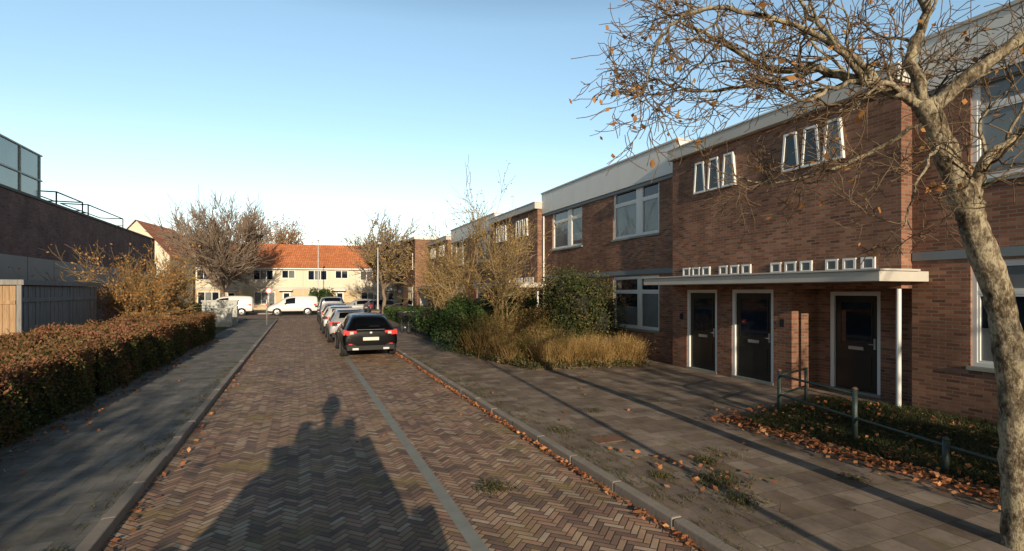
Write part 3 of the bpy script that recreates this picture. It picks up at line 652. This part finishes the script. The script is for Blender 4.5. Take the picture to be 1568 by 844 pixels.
CS=dict(seg=.3,crook=.15,up=(.03,.05,.05,.04),levels=4,kids=(0,7,6,5),ang=(.3,.75),lr=(.42,.68),rr=.6,rmin=.007,leaf=.6,lspread=.07,mi=1,mi2=1)
tree('garden_tree',(6.95,19.0,.05),6.2,4,CS,.16,.085,MAT['yleaf'],.036,stems=7,spread=.55,bark=MAT['twigy'],twig=MAT['twigy'])
CS2=dict(CS); CS2.update(leaf=.6)
tree('autumn_shrub',(-6.1,25.5,0),4.3,5,CS2,.1,.05,MAT['oleaf'],.05,stems=10,spread=.7,bark=MAT['twigy'],twig=MAT['twigy'])
tree('autumn_shrub',(-6.6,32,0),4.2,8,CS2,.1,.05,MAT['yleaf'],.07,stems=8,spread=.7,bark=MAT['twigy'],twig=MAT['twigy'])
tree('garden_tree',(8.6,34.0,.05),5.6,9,CS,.16,.08,MAT['yleaf'],.06,stems=5,spread=.6,bark=MAT['twigy'],twig=MAT['twigy'])
# trees behind the viewpoint (they stripe the pavement with shadow)
CB=dict(CF); CB.update(levels=3,leaf=1.,lspread=.3,main=5,kids=(0,6,5,4))
tree('street_tree',(-4.6,-9,0),6.0,41,CB,.35,.14,MAT['yleaf'],.12,spread=.5)
tree('street_tree',(6.8,-12,0),7,43,CB,.3,.14,MAT['yleaf'],.12,spread=.5)

# foreground tree
def T(r,dep,z): return np.array([r*CT+dep*ST,-r*ST+dep*CT,z])
rng=np.random.default_rng(77); e=empty('plane_tree'); mb=MB(); L=[]
def spl(P,n=5):
    P=np.array(P); out=[]
    for i in range(len(P)-1):
        p0=P[max(i-1,0)];p1=P[i];p2=P[i+1];p3=P[min(i+2,len(P)-1)]
        for t in np.linspace(0,1,n,endpoint=False):
            out.append(.5*((2*p1)+(-p0+p2)*t+(2*p0-5*p1+4*p2-p3)*t*t+(-p0+3*p1-3*p2+p3)*t**3))
    out.append(P[-1]); return np.array(out)
def limb(P,r0,r1,nsub=10,sub=.8,levels=3,knob=.010,sides=9):
    W=spl([T(*p) for p in P],6); n=len(W); W[1:-1]+=rng.normal(size=(n-2,3))*knob
    rs=[(r0+(r1-r0)*i/(n-1))*(1+rng.normal()*.08) for i in range(n)]
    mb.tube(W,rs,sides,0)
    C=dict(seg=.08,crook=.24,up=(.02,.03,.03,.03),levels=levels,kids=(0,5,4,3),ang=(.4,1.1),lr=(.42,.75),rr=.62,rmin=.0036,leaf=.045,lspread=.02,mi=0,mi2=1,barkr=.010)
    for k in range(nsub):
        i=int(rng.uniform(.15,1)*(n-1)) if k else n-1
        t=unit(W[min(i+1,n-1)]-W[max(i-1,0)]); a=rng.normal(size=3); a=unit(a-t*(a@t)); an=rng.uniform(.5,1.1) if k else .2
        branch(mb,L,W[i],unit(t*math.cos(an)+a*math.sin(an)),sub*rng.uniform(.55,1.1),max(.006,min(rs[i]*.6,.017)),1,rng,C)
W=spl([T(4.30,4.42,-.1),T(4.29,4.42,.35),T(4.25,4.4,1.0),T(4.21,4.4,1.6),T(4.09,4.4,2.23),T(3.90,4.4,2.75),T(3.84,4.4,2.95),T(3.66,4.4,3.4),T(3.6,4.4,3.55),T(3.47,4.4,3.85)],8)
W[1:-1]+=rng.normal(size=(len(W)-2,3))*.004
tt=np.linspace(0,1,len(W)); rs=[.15 if t<.03 else (.122-.042*t+(.018 if .66<t<.72 else 0))*(1+.04*math.sin(t*41)+.025*rng.normal()) for t in tt]
mb.tube(W,rs,20,0)
limb([(3.45,4.4,3.82),(3.14,4.5,4.02),(2.76,4.7,4.24),(2.37,4.9,4.36),(2.0,5.0,4.65),(1.6,5.1,4.9)],.048,.014,15)
limb([(3.06,4.5,4.08),(2.5,4.4,4.45),(1.85,4.5,4.68),(1.41,4.5,4.58),(1.22,4.5,4.27),(1.13,4.5,3.95)],.026,.008,17,.6)
limb([(3.5,4.4,3.75),(3.83,4.2,4.1),(4.3,4.1,4.4),(4.9,4.0,4.75)],.062,.04,15,.9)
limb([(3.88,4.4,2.85),(3.96,4.35,3.35),(4.35,4.2,3.65),(4.9,4.1,3.85)],.052,.035,10,.8)
limb([(3.46,4.4,3.85),(3.44,4.5,4.3),(3.63,4.6,4.7),(3.7,4.8,5.3),(3.8,5,6)],.05,.025,15,1.)
limb([(3.5,4.4,3.7),(3.2,4.7,3.48),(2.9,4.9,3.36),(2.5,5.1,3.3),(2.15,5.2,3.42)],.02,.008,13,.55)
limb([(3.35,4.45,3.95),(2.9,4.2,3.95),(2.55,4.1,3.85),(2.25,4.0,3.72),(1.95,4.0,3.85)],.026,.008,14,.55)
limb([(3.14,4.5,4.05),(2.95,4.7,4.45),(2.75,4.9,4.9),(2.6,5.0,5.4)],.036,.014,15,.8)
limb([(3.48,4.4,3.8),(3.75,4.9,4.1),(4.0,5.4,4.35),(4.3,5.9,4.7)],.036,.018,14,.8)
limb([(2.76,4.7,4.24),(2.2,5.0,4.2),(1.75,5.2,4.25),(1.45,5.3,4.4)],.02,.007,14,.55)
limb([(3.6,4.4,3.5),(3.35,4.2,3.3),(3.15,4.1,3.0),(3.0,4.0,2.75)],.014,.006,9,.45)
mb.build('trunk_and_branches',[MAT['bark'],MAT['twig']],e)
quadobj('leaves',leafquads(np.array(L),.034,rng),MAT['oleaf'],e)

# hedges
def hedge(name,x0,x1,y0,y1,h,mat,dens=900,ls=.03,seed=1,z0=.03,topmat=None):
    rng=np.random.default_rng(seed); e=empty(name)
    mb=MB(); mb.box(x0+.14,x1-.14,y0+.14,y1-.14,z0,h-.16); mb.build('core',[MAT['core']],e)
    lx,ly,lz=x1-x0,y1-y0,h-z0; areas=[lx*ly,ly*lz,ly*lz,lx*lz,lx*lz]; allP=[]
    for k,a in enumerate(areas):
        n=int(a*dens*(.7 if k==0 else 1)); u,v=rng.uniform(size=n),rng.uniform(size=n); dd=np.abs(rng.normal(size=n))*.07-rng.exponential(size=n)*.025
        if k==0: P=np.stack([x0+u*lx,y0+v*ly,h-dd],1)
        elif k in(1,2): P=np.stack([(x0+dd if k==1 else x1-dd),y0+u*ly,z0+v*lz],1)
        else: P=np.stack([x0+u*lx,(y0+dd if k==3 else y1-dd),z0+v*lz],1)
        allP.append(P)
    P=np.concatenate(allP)
    def f(q): return np.sin(q[:,1]*2.1+seed)+np.sin(q[:,1]*.9+q[:,0]*2.3)+.8*np.sin(q[:,1]*5.3+q[:,2]*4)+.5*np.sin(q[:,1]*11+q[:,2]*9+q[:,0]*7)
    b=f(P)*.055; P[:,0]+=b*np.sign(P[:,0]-(x0+x1)/2); P[:,2]+=b*.8*(P[:,2]/h)
    t=((P[:,2]/h)>(.80+.12*np.sin(P[:,1]*1.3))+rng.normal(size=len(P))*.08) if topmat else np.zeros(len(P),bool)
    quadobj('leaves',leafquads(P[~t],ls,rng),mat,e)
    if topmat: quadobj('top_leaves',leafquads(P[t],ls,rng),topmat,e)
hedge('autumn_hedge',-5.4,-3.78,1.0,12.4,1.15,MAT['hedge'],1700,.027,1,topmat=MAT['hedge_red'])
hedge('autumn_hedge',-6.3,-3.72,13.1,28.5,1.2,MAT['hedge'],950,.034,2,topmat=MAT['hedge_red'])
hedge('garden_hedge',6.2,9.2,29,43,.95,MAT['hedge_g'],350,.05,3)
hedge('front_garden_hedge',-40,-5,58.5,59.5,1.0,MAT['hedge_g'],120,.1,4); hedge('front_garden_hedge',-3,30,58.5,59.5,.9,MAT['hedge'],120,.1,5)
hedge('garden_hedge',-30,-5.5,40.5,41.5,1.3,MAT['hedge_g'],200,.07,6)

def shrub(name,c,rx,ry,rz_,mat,n,ls,seed,core=True,lumps=9):
    rng=np.random.default_rng(seed); e=empty(name,c); cs=[]; 
    for k in range(lumps):
        a=rng.uniform(0,6.28); q=rng.uniform(.0,.6); cs.append((math.cos(a)*q*rx,math.sin(a)*q*ry,rz_*rng.uniform(.4,1.45),rng.uniform(.38,.6)))
    P=[]
    for (x,y,z,s) in cs:
        m=n//lumps; d=rng.normal(size=(m,3)); d/=np.linalg.norm(d,axis=1,keepdims=True); r=rng.uniform(.5,1.15,(m,1))**.6
        P.append(np.array([x,y,z])+d*r*np.array([rx,ry,rz_])*s)
    P=np.concatenate(P); P=P[P[:,2]>.0]
    quadobj('leaves',leafquads(P,ls,rng),mat,e)
    mb=MB()
    for (x,y,z,s) in cs: 
        mb.tube([(0,0,0),(x*.5,y*.5,z*.5),(x,y,z)],[.03,.02,.01],5)
        if core:
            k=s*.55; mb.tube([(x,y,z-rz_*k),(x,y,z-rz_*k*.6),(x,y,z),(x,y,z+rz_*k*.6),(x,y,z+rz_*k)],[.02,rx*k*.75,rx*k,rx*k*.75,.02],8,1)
    mb.build('stems',[MAT['twig'],MAT['core']],e)
shrub('ivy_bush',(5.55,18.5,.05),1.0,1.0,1.2,MAT['hedge_g'],14000,.04,1,lumps=12)
shrub('holly_bush',(8.75,15.7,.05),1.5,1.6,1.65,MAT['berry'],22000,.042,2,lumps=15)
shrub('evergreen_bush',(8.2,20.5,.05),1.4,1.7,1.35,MAT['hedge_g'],10000,.045,3,lumps=12)
shrub('mixed_shrub',(7.2,16.2,.05),1.4,1.3,.95,MAT['drygreen'],11000,.03,4,core=False,lumps=14)
shrub('mixed_shrub',(6.4,24,.05),1.4,3,.8,MAT['hedge_g'],9000,.05,5,lumps=14)
shrub('mixed_shrub',(8.4,26,.05),1.2,3,1.0,MAT['berry'],9000,.05,6,lumps=14)
shrub('street_bush',(2.0,57.8,0),1.5,1.4,1.6,MAT['hedge_g'],3500,.1,7); shrub('street_bush',(-17,57.6,0),2.5,1.5,1.6,MAT['hedge_g'],3500,.1,8)
shrub('evergreen_bush',(7.6,-4.2,.05),1.3,1.5,1.5,MAT['hedge_g'],5000,.07,11,lumps=10)  # unseen bush behind the camera, added to shade the right bed and pavement
shrub('evergreen_bush',(8.9,-1.5,.05),.8,1.2,.7,MAT['hedge_g'],3000,.05,12,lumps=8)  # second out-of-view bush, also added for its shadow on the bed
mb=MB(); mb.prism([(5.15,18.0),(5.9,13.0),(9.4,12.7),(9.9,14),(9.9,27.5),(5.2,27.5)],'z',.05,.13); mb.build('garden_bed',[MAT['soil']])
rng=np.random.default_rng(9)
def region(n,poly,rng,z):
    poly=np.array(poly); lo,hi=poly.min(0),poly.max(0); out=[]
    x,y=rng.uniform(lo[0],hi[0],n*3),rng.uniform(lo[1],hi[1],n*3); ins=np.zeros(len(x),bool); j=len(poly)-1
    for i in range(len(poly)):
        xi,yi=poly[i]; xj,yj=poly[j]
        c=((yi>y)!=(yj>y))&(x<(xj-xi)*(y-yi)/(yj-yi+1e-12)+xi); ins^=c; j=i
    P=np.stack([x[ins],y[ins],np.full(ins.sum(),z)],1)[:n]; return P
G1=[(7.0,13.0),(9.3,12.7),(9.5,13.6),(8.5,14.3),(6.9,14.0)]
e=empty('dry_ornamental_grass'); cl=region(44,G1,rng,.1); BL=[]; SH=[]
for c in cl:
    n=200; r=np.abs(rng.normal(size=(n,1)))*.10; a=rng.uniform(0,6.28,(n,1)); P=c+np.concatenate([np.cos(a)*r,np.sin(a)*r,a*0],1)
    h=rng.uniform(.45,.85); BL.append(blades(P,h,.006,rng,.33)); Q=c+np.concatenate([np.cos(a)*r*2.6,np.sin(a)*r*2.6,rng.uniform(.3,1.05,(n,1))*h],1); SH.append(leafquads(Q,.016,rng))
quadobj('blades',np.concatenate(BL),MAT['dry'],e); quadobj('seed_heads',np.concatenate(SH),MAT['dry'],e)
G2=[(5.2,17.8),(5.9,13.3),(7.2,13.4),(9.0,14.8),(7.5,18),(6.0,20)]
e=empty('perennial_plants'); cl=region(100,G2,rng,.1); BL=[]; SH=[]
for c in cl:
    n=110; r=np.abs(rng.normal(size=(n,1)))*.13; a=rng.uniform(0,6.28,(n,1)); P=c+np.concatenate([np.cos(a)*r,np.sin(a)*r,a*0],1)
    h=rng.uniform(.4,1.05)+.3*(c[1]>15); BL.append(blades(P,h,.006,rng,.3)); Q=c+np.concatenate([np.cos(a)*r*2.2,np.sin(a)*r*2.2,rng.uniform(.05,1.05,(n,1))*h],1); SH.append(leafquads(Q,.026,rng))
quadobj('stems',np.concatenate(BL),MAT['drygreen'],e); quadobj('leaves',np.concatenate(SH),MAT['drygreen'],e)
P=region(5000,[(4.9,18),(5.75,12.9),(9.3,12.3),(9.4,12.8),(6.3,13.5),(5.4,18)],rng,.09); quadobj('low_edge_plants',leafquads(P+rng.uniform(0,.2,(len(P),1))*np.array([0,0,1]),.035,rng),MAT['gblade'],e)

# right garden bed with lawn + rail
BED=[(6.6,-6),(6.75,3.2),(6.5,6.7),(9.8,7.7),(10.3,6.2),(10.3,-6)]
mb=MB(); mb.prism(BED,'z',.05,.125); mb.build('garden_bed',[MAT['soil']])
P=region(30000,[(6.8,0),(6.9,3.2),(6.7,6.5),(9.7,7.4),(10.2,6.1),(10.2,0)],rng,.12); quadobj('lawn_grass',np.concatenate([blades(P,.10,.006,rng,.5),leafquads(P[:9000]+np.array([0,0,.05]),.025,rng,flat=True)]),MAT['lawn'])
e=empty('metal_railing'); mb=MB(); pp=[(7.75,6.7),(7.3,5.05),(6.98,3.75),(6.7,2.3)]
for i,(x,y) in enumerate(pp):
    h=.86 if i<2 else .52
    mb.tube([(x,y,.05),(x,y,h)],.035,10); mb.tube([(x,y,h),(x,y,h+.03)],[.045,.02],10,1 if i<2 else 0)
mb.tube([(7.75,6.7,.78),(7.3,5.05,.80)],.02,8); mb.tube([(7.75,6.7,.45),(7.3,5.05,.45),(6.98,3.75,.45),(6.7,2.3,.44)],.02,8)
mb.tube([(7.75,6.7,.78),(8.9,7.1,.78)],.02,8); mb.tube([(7.75,6.7,.45),(8.9,7.1,.45)],.02,8); mb.tube([(8.9,7.1,.05),(8.9,7.1,.8)],.03,8)
mb.build('posts_and_rails',[MAT['greenpaint'],MAT['rust']],e)

# fallen leaves
def strip(n,x0,x1,y0,y1,z,pw=1.):
    x=rng.uniform(x0,x1,n); y=y0+(y1-y0)*rng.uniform(size=n)**pw; return np.stack([x,y,np.full(n,z)],1)
Ls=[np.stack([3.22-np.abs(rng.normal(size=1100))*.05,rng.uniform(2,22,1100),np.full(1100,.02)],1),
    np.stack([-1.57+np.abs(rng.normal(size=160))*.10,rng.uniform(2,20,160),np.full(160,.02)],1),
    np.stack([-3.62+np.abs(rng.normal(size=700))*.18,rng.uniform(2,26,700),np.full(700,.105)],1),
    np.stack([6.6+rng.normal(size=1300)*.17,rng.uniform(1.5,6.9,1300),np.full(1300,.14)],1),
    strip(900,6.6,9.8,1.5,7.2,.17), strip(70,3.4,8,3,16,.105), strip(30,-1.5,3.1,3,20,.015), strip(25,-3.8,-1.8,4,20,.105),
    np.stack([4.4+rng.normal(size=60)*.3,4.8+rng.normal(size=60)*.5,np.full(60,.11)],1)]
A=np.concatenate(Ls); A[:,2]+=rng.uniform(0,.025,len(A)); quadobj('fallen_leaves',leafquads(A,.036,rng,flat=True,aspect=.65),MAT['litter'])
tuf=[]
for (x,y,n,s,h) in ((2.05,5.6,200,.10,.06),(4.4,4.6,240,.16,.08),(4.75,5.2,130,.09,.08),(3.9,5.0,100,.06,.07),(4.2,4.1,130,.12,.08),(5.2,5.4,90,.14,.05),(-1.9,5.3,80,.07,.06),(4.9,8.2,70,.1,.05),(3.75,7.2,70,.09,.05),(5.9,4.1,50,.08,.05)):
    P=np.stack([x+rng.normal(size=n)*s,y+rng.normal(size=n)*s,np.full(n,.09 if (x>3.3 or x<-1.7) else 0)],1); tuf.append(blades(P,h,.005,rng,.7)); tuf.append(leafquads(P[:n//2]+np.array([0,0,.02]),.02,rng,flat=True))
for k in range(420):
    side=rng.uniform()<.75; x=(3.37+abs(rng.normal())*.35) if side else (-1.75-abs(rng.normal())*.1); y=rng.uniform(3.2,18); n=12
    P=np.stack([x+rng.normal(size=n)*.03,y+rng.normal(size=n)*.06,np.full(n,.09)],1); tuf.append(blades(P,.035,.004,rng,.8))
quadobj('weeds_and_moss',np.concatenate(tuf),MAT['gblade'])

# ------------------------------------------------------------ street furniture
def lamp(x,y,h,rz=0,name='street_lamp'):
    e=empty(name,(x,y,0),rz); mb=MB(); mb.tube([(0,0,0),(0,0,1.0)],.085,12); mb.tube([(0,0,1.0),(0,0,1.06),(0,0,h)],[.085,.06,.04],12)
    mb.tube([(0,0,h),(0,-.15,h+.12),(0,-.5,h+.15)],.03,8); mb.build('pole',[MAT['lamp']],e)
    mb=MB(); mb.box(-.12,.12,-1.0,-.45,h+.1,h+.2,0); mb.box(-.09,.09,-.95,-.5,h+.07,h+.1,1); mb.build('lamp_head',[MAT['lamp'],MAT['head']],e,bevel=.02)
lamp(1.7,57.3,7.3); lamp(5.8,43.2,5.9); lamp(3.6,-2.5,9.0)
def sign(x,y,h,c):
    e=empty('traffic_sign',(x,y,0)); mb=MB(); mb.tube([(0,0,0),(0,0,h)],.03,8); n=20
    P=[(.3*math.cos(a),-.04,h-.3+.3*math.sin(a)) for a in np.linspace(0,2*math.pi,n,endpoint=False)]; mb.poly(P,1)
    P2=[(.22*math.cos(a),-.044,h-.3+.22*math.sin(a)) for a in np.linspace(0,2*math.pi,n,endpoint=False)]; mb.poly(P2,2); mb.build('post_and_disc',[MAT['lamp'],MAT['tail'],MAT['white']],e)
sign(-2.9,57.2,2.6,0); sign(10.0,57.2,2.5,0)
e=empty('bollard',(-2.0,37,0)); mb=MB(); mb.tube([(0,0,.08),(0,0,1.7),(0,0,1.74)],[.045,.045,.02],10); mb.box(-.05,.05,-.05,.05,1.3,1.45,1); mb.build('post',[MAT['steel'],MAT['tail']],e)
e=empty('utility_cabinet',(-4.9,39.5,0),0); mb=MB(); mb.box(-1.1,0.95,0,.7,.1,1.55,0); mb.box(-1.15,1.0,-.05,.75,1.55,1.65,1)
for k in range(3): mb.box(-1.05+k*.66,-.42+k*.66,-.025,0,.2,1.48,0); mb.box(-.5+k*.66,-.47+k*.66,-.05,-.025,.8,.95,2)
mb.box(-1.1,.95,.0,.7,.0,.1,1); mb.box(-.9,-.5,-.03,-.026,.7,1.1,3); mb.build('cabinet',[MAT['cabinet'],MAT['fasciag'],MAT['plastic'],MAT['pink']],e,bevel=.01)
e=empty('utility_cabinet',(-4.4,36.0,0),0); mb=MB(); mb.box(-.6,.5,0,.5,.1,1.15,0); mb.box(-.65,.55,-.03,.53,1.15,1.22,1); mb.box(-.55,-.07,-.02,0,.2,1.1,0); mb.box(-.03,.45,-.02,0,.2,1.1,0); mb.box(-.3,.2,-.025,-.021,.4,.8,2); mb.build('cabinet',[MAT['cabinet'],MAT['fasciag'],MAT['pink']],e,bevel=.01)
e=empty('recycling_container',(-9.0,45,0)); mb=MB(); mb.prism([(-1.0,.1),(1.0,.1),(1.05,1.2),(.7,1.6),(-.7,1.6),(-1.05,1.2)],'y',0,1.2,0); mb.box(-.4,.4,-.02,0,1.0,1.2,1); mb.build('container',[MAT['greenbin'],MAT['plastic']],e,bevel=.03)
e=empty('litter_bin',(4.3,33.5,.09)); mb=MB(); mb.box(-.22,.22,-.2,.2,.15,.95,0); mb.box(-.24,.24,-.22,.22,.95,1.02,1); mb.box(-.12,.12,-.21,-.2,.72,.85,1); mb.tube([(0,0,0),(0,0,.15)],.04,8); mb.build('bin',[MAT['rust'],MAT['plastic']],e,bevel=.02)
def bicycle(x,y,rz):
    e=empty('bicycle',(x,y,.09),rz); mb=MB()
    for yy in (-.53,.53):
        mb.tube([(0,yy+.34*math.cos(a),.35+.34*math.sin(a)) for a in np.linspace(0,2*math.pi,28,endpoint=False)],.02,6,0,closed=True)
        for a in np.linspace(0,math.pi,9)[:-1]: mb.tube([(0,yy+.33*math.cos(a),.35+.33*math.sin(a)),(0,yy-.33*math.cos(a),.35-.33*math.sin(a))],.003,3,1)
        mb.tube([(0,yy+.39*math.cos(a),.35+.39*math.sin(a)) for a in np.linspace(.3,2.9,10)],.02,5,0)
    bb=(0,-.08,.3); st=(0,-.22,.8); hd=(0,.35,.82)
    for a,b in ((bb,st),(bb,hd),((0,-.19,.68),(0,.36,.75)),(bb,(0,-.53,.35)),(st,(0,-.53,.35)),(hd,(0,.53,.35)),(hd,(0,.30,1.05)),(st,(0,-.24,.93))): mb.tube([a,b],.018,7,0)
    mb.tube([(-.3,.12,1.08),(-.2,.25,1.1),(0,.3,1.06),(.2,.25,1.1),(.3,.12,1.08)],.014,6,1); mb.tube([(0,-.38,.95),(0,-.25,.97),(0,-.08,.96)],[.09,.08,.025],8,0)
    mb.box(-.07,.07,-.85,-.35,.74,.76,0); mb.tube([(-.1,-.08,.3),(.1,-.08,.3)],.05,8,1); mb.box(-.2,.2,.45,.75,.8,1.05,0); mb.build('frame_and_wheels',[MAT['plastic'],MAT['steel']],e)
bicycle(5.0,27.0,rad(8)); bicycle(5.5,27.4,rad(-5))
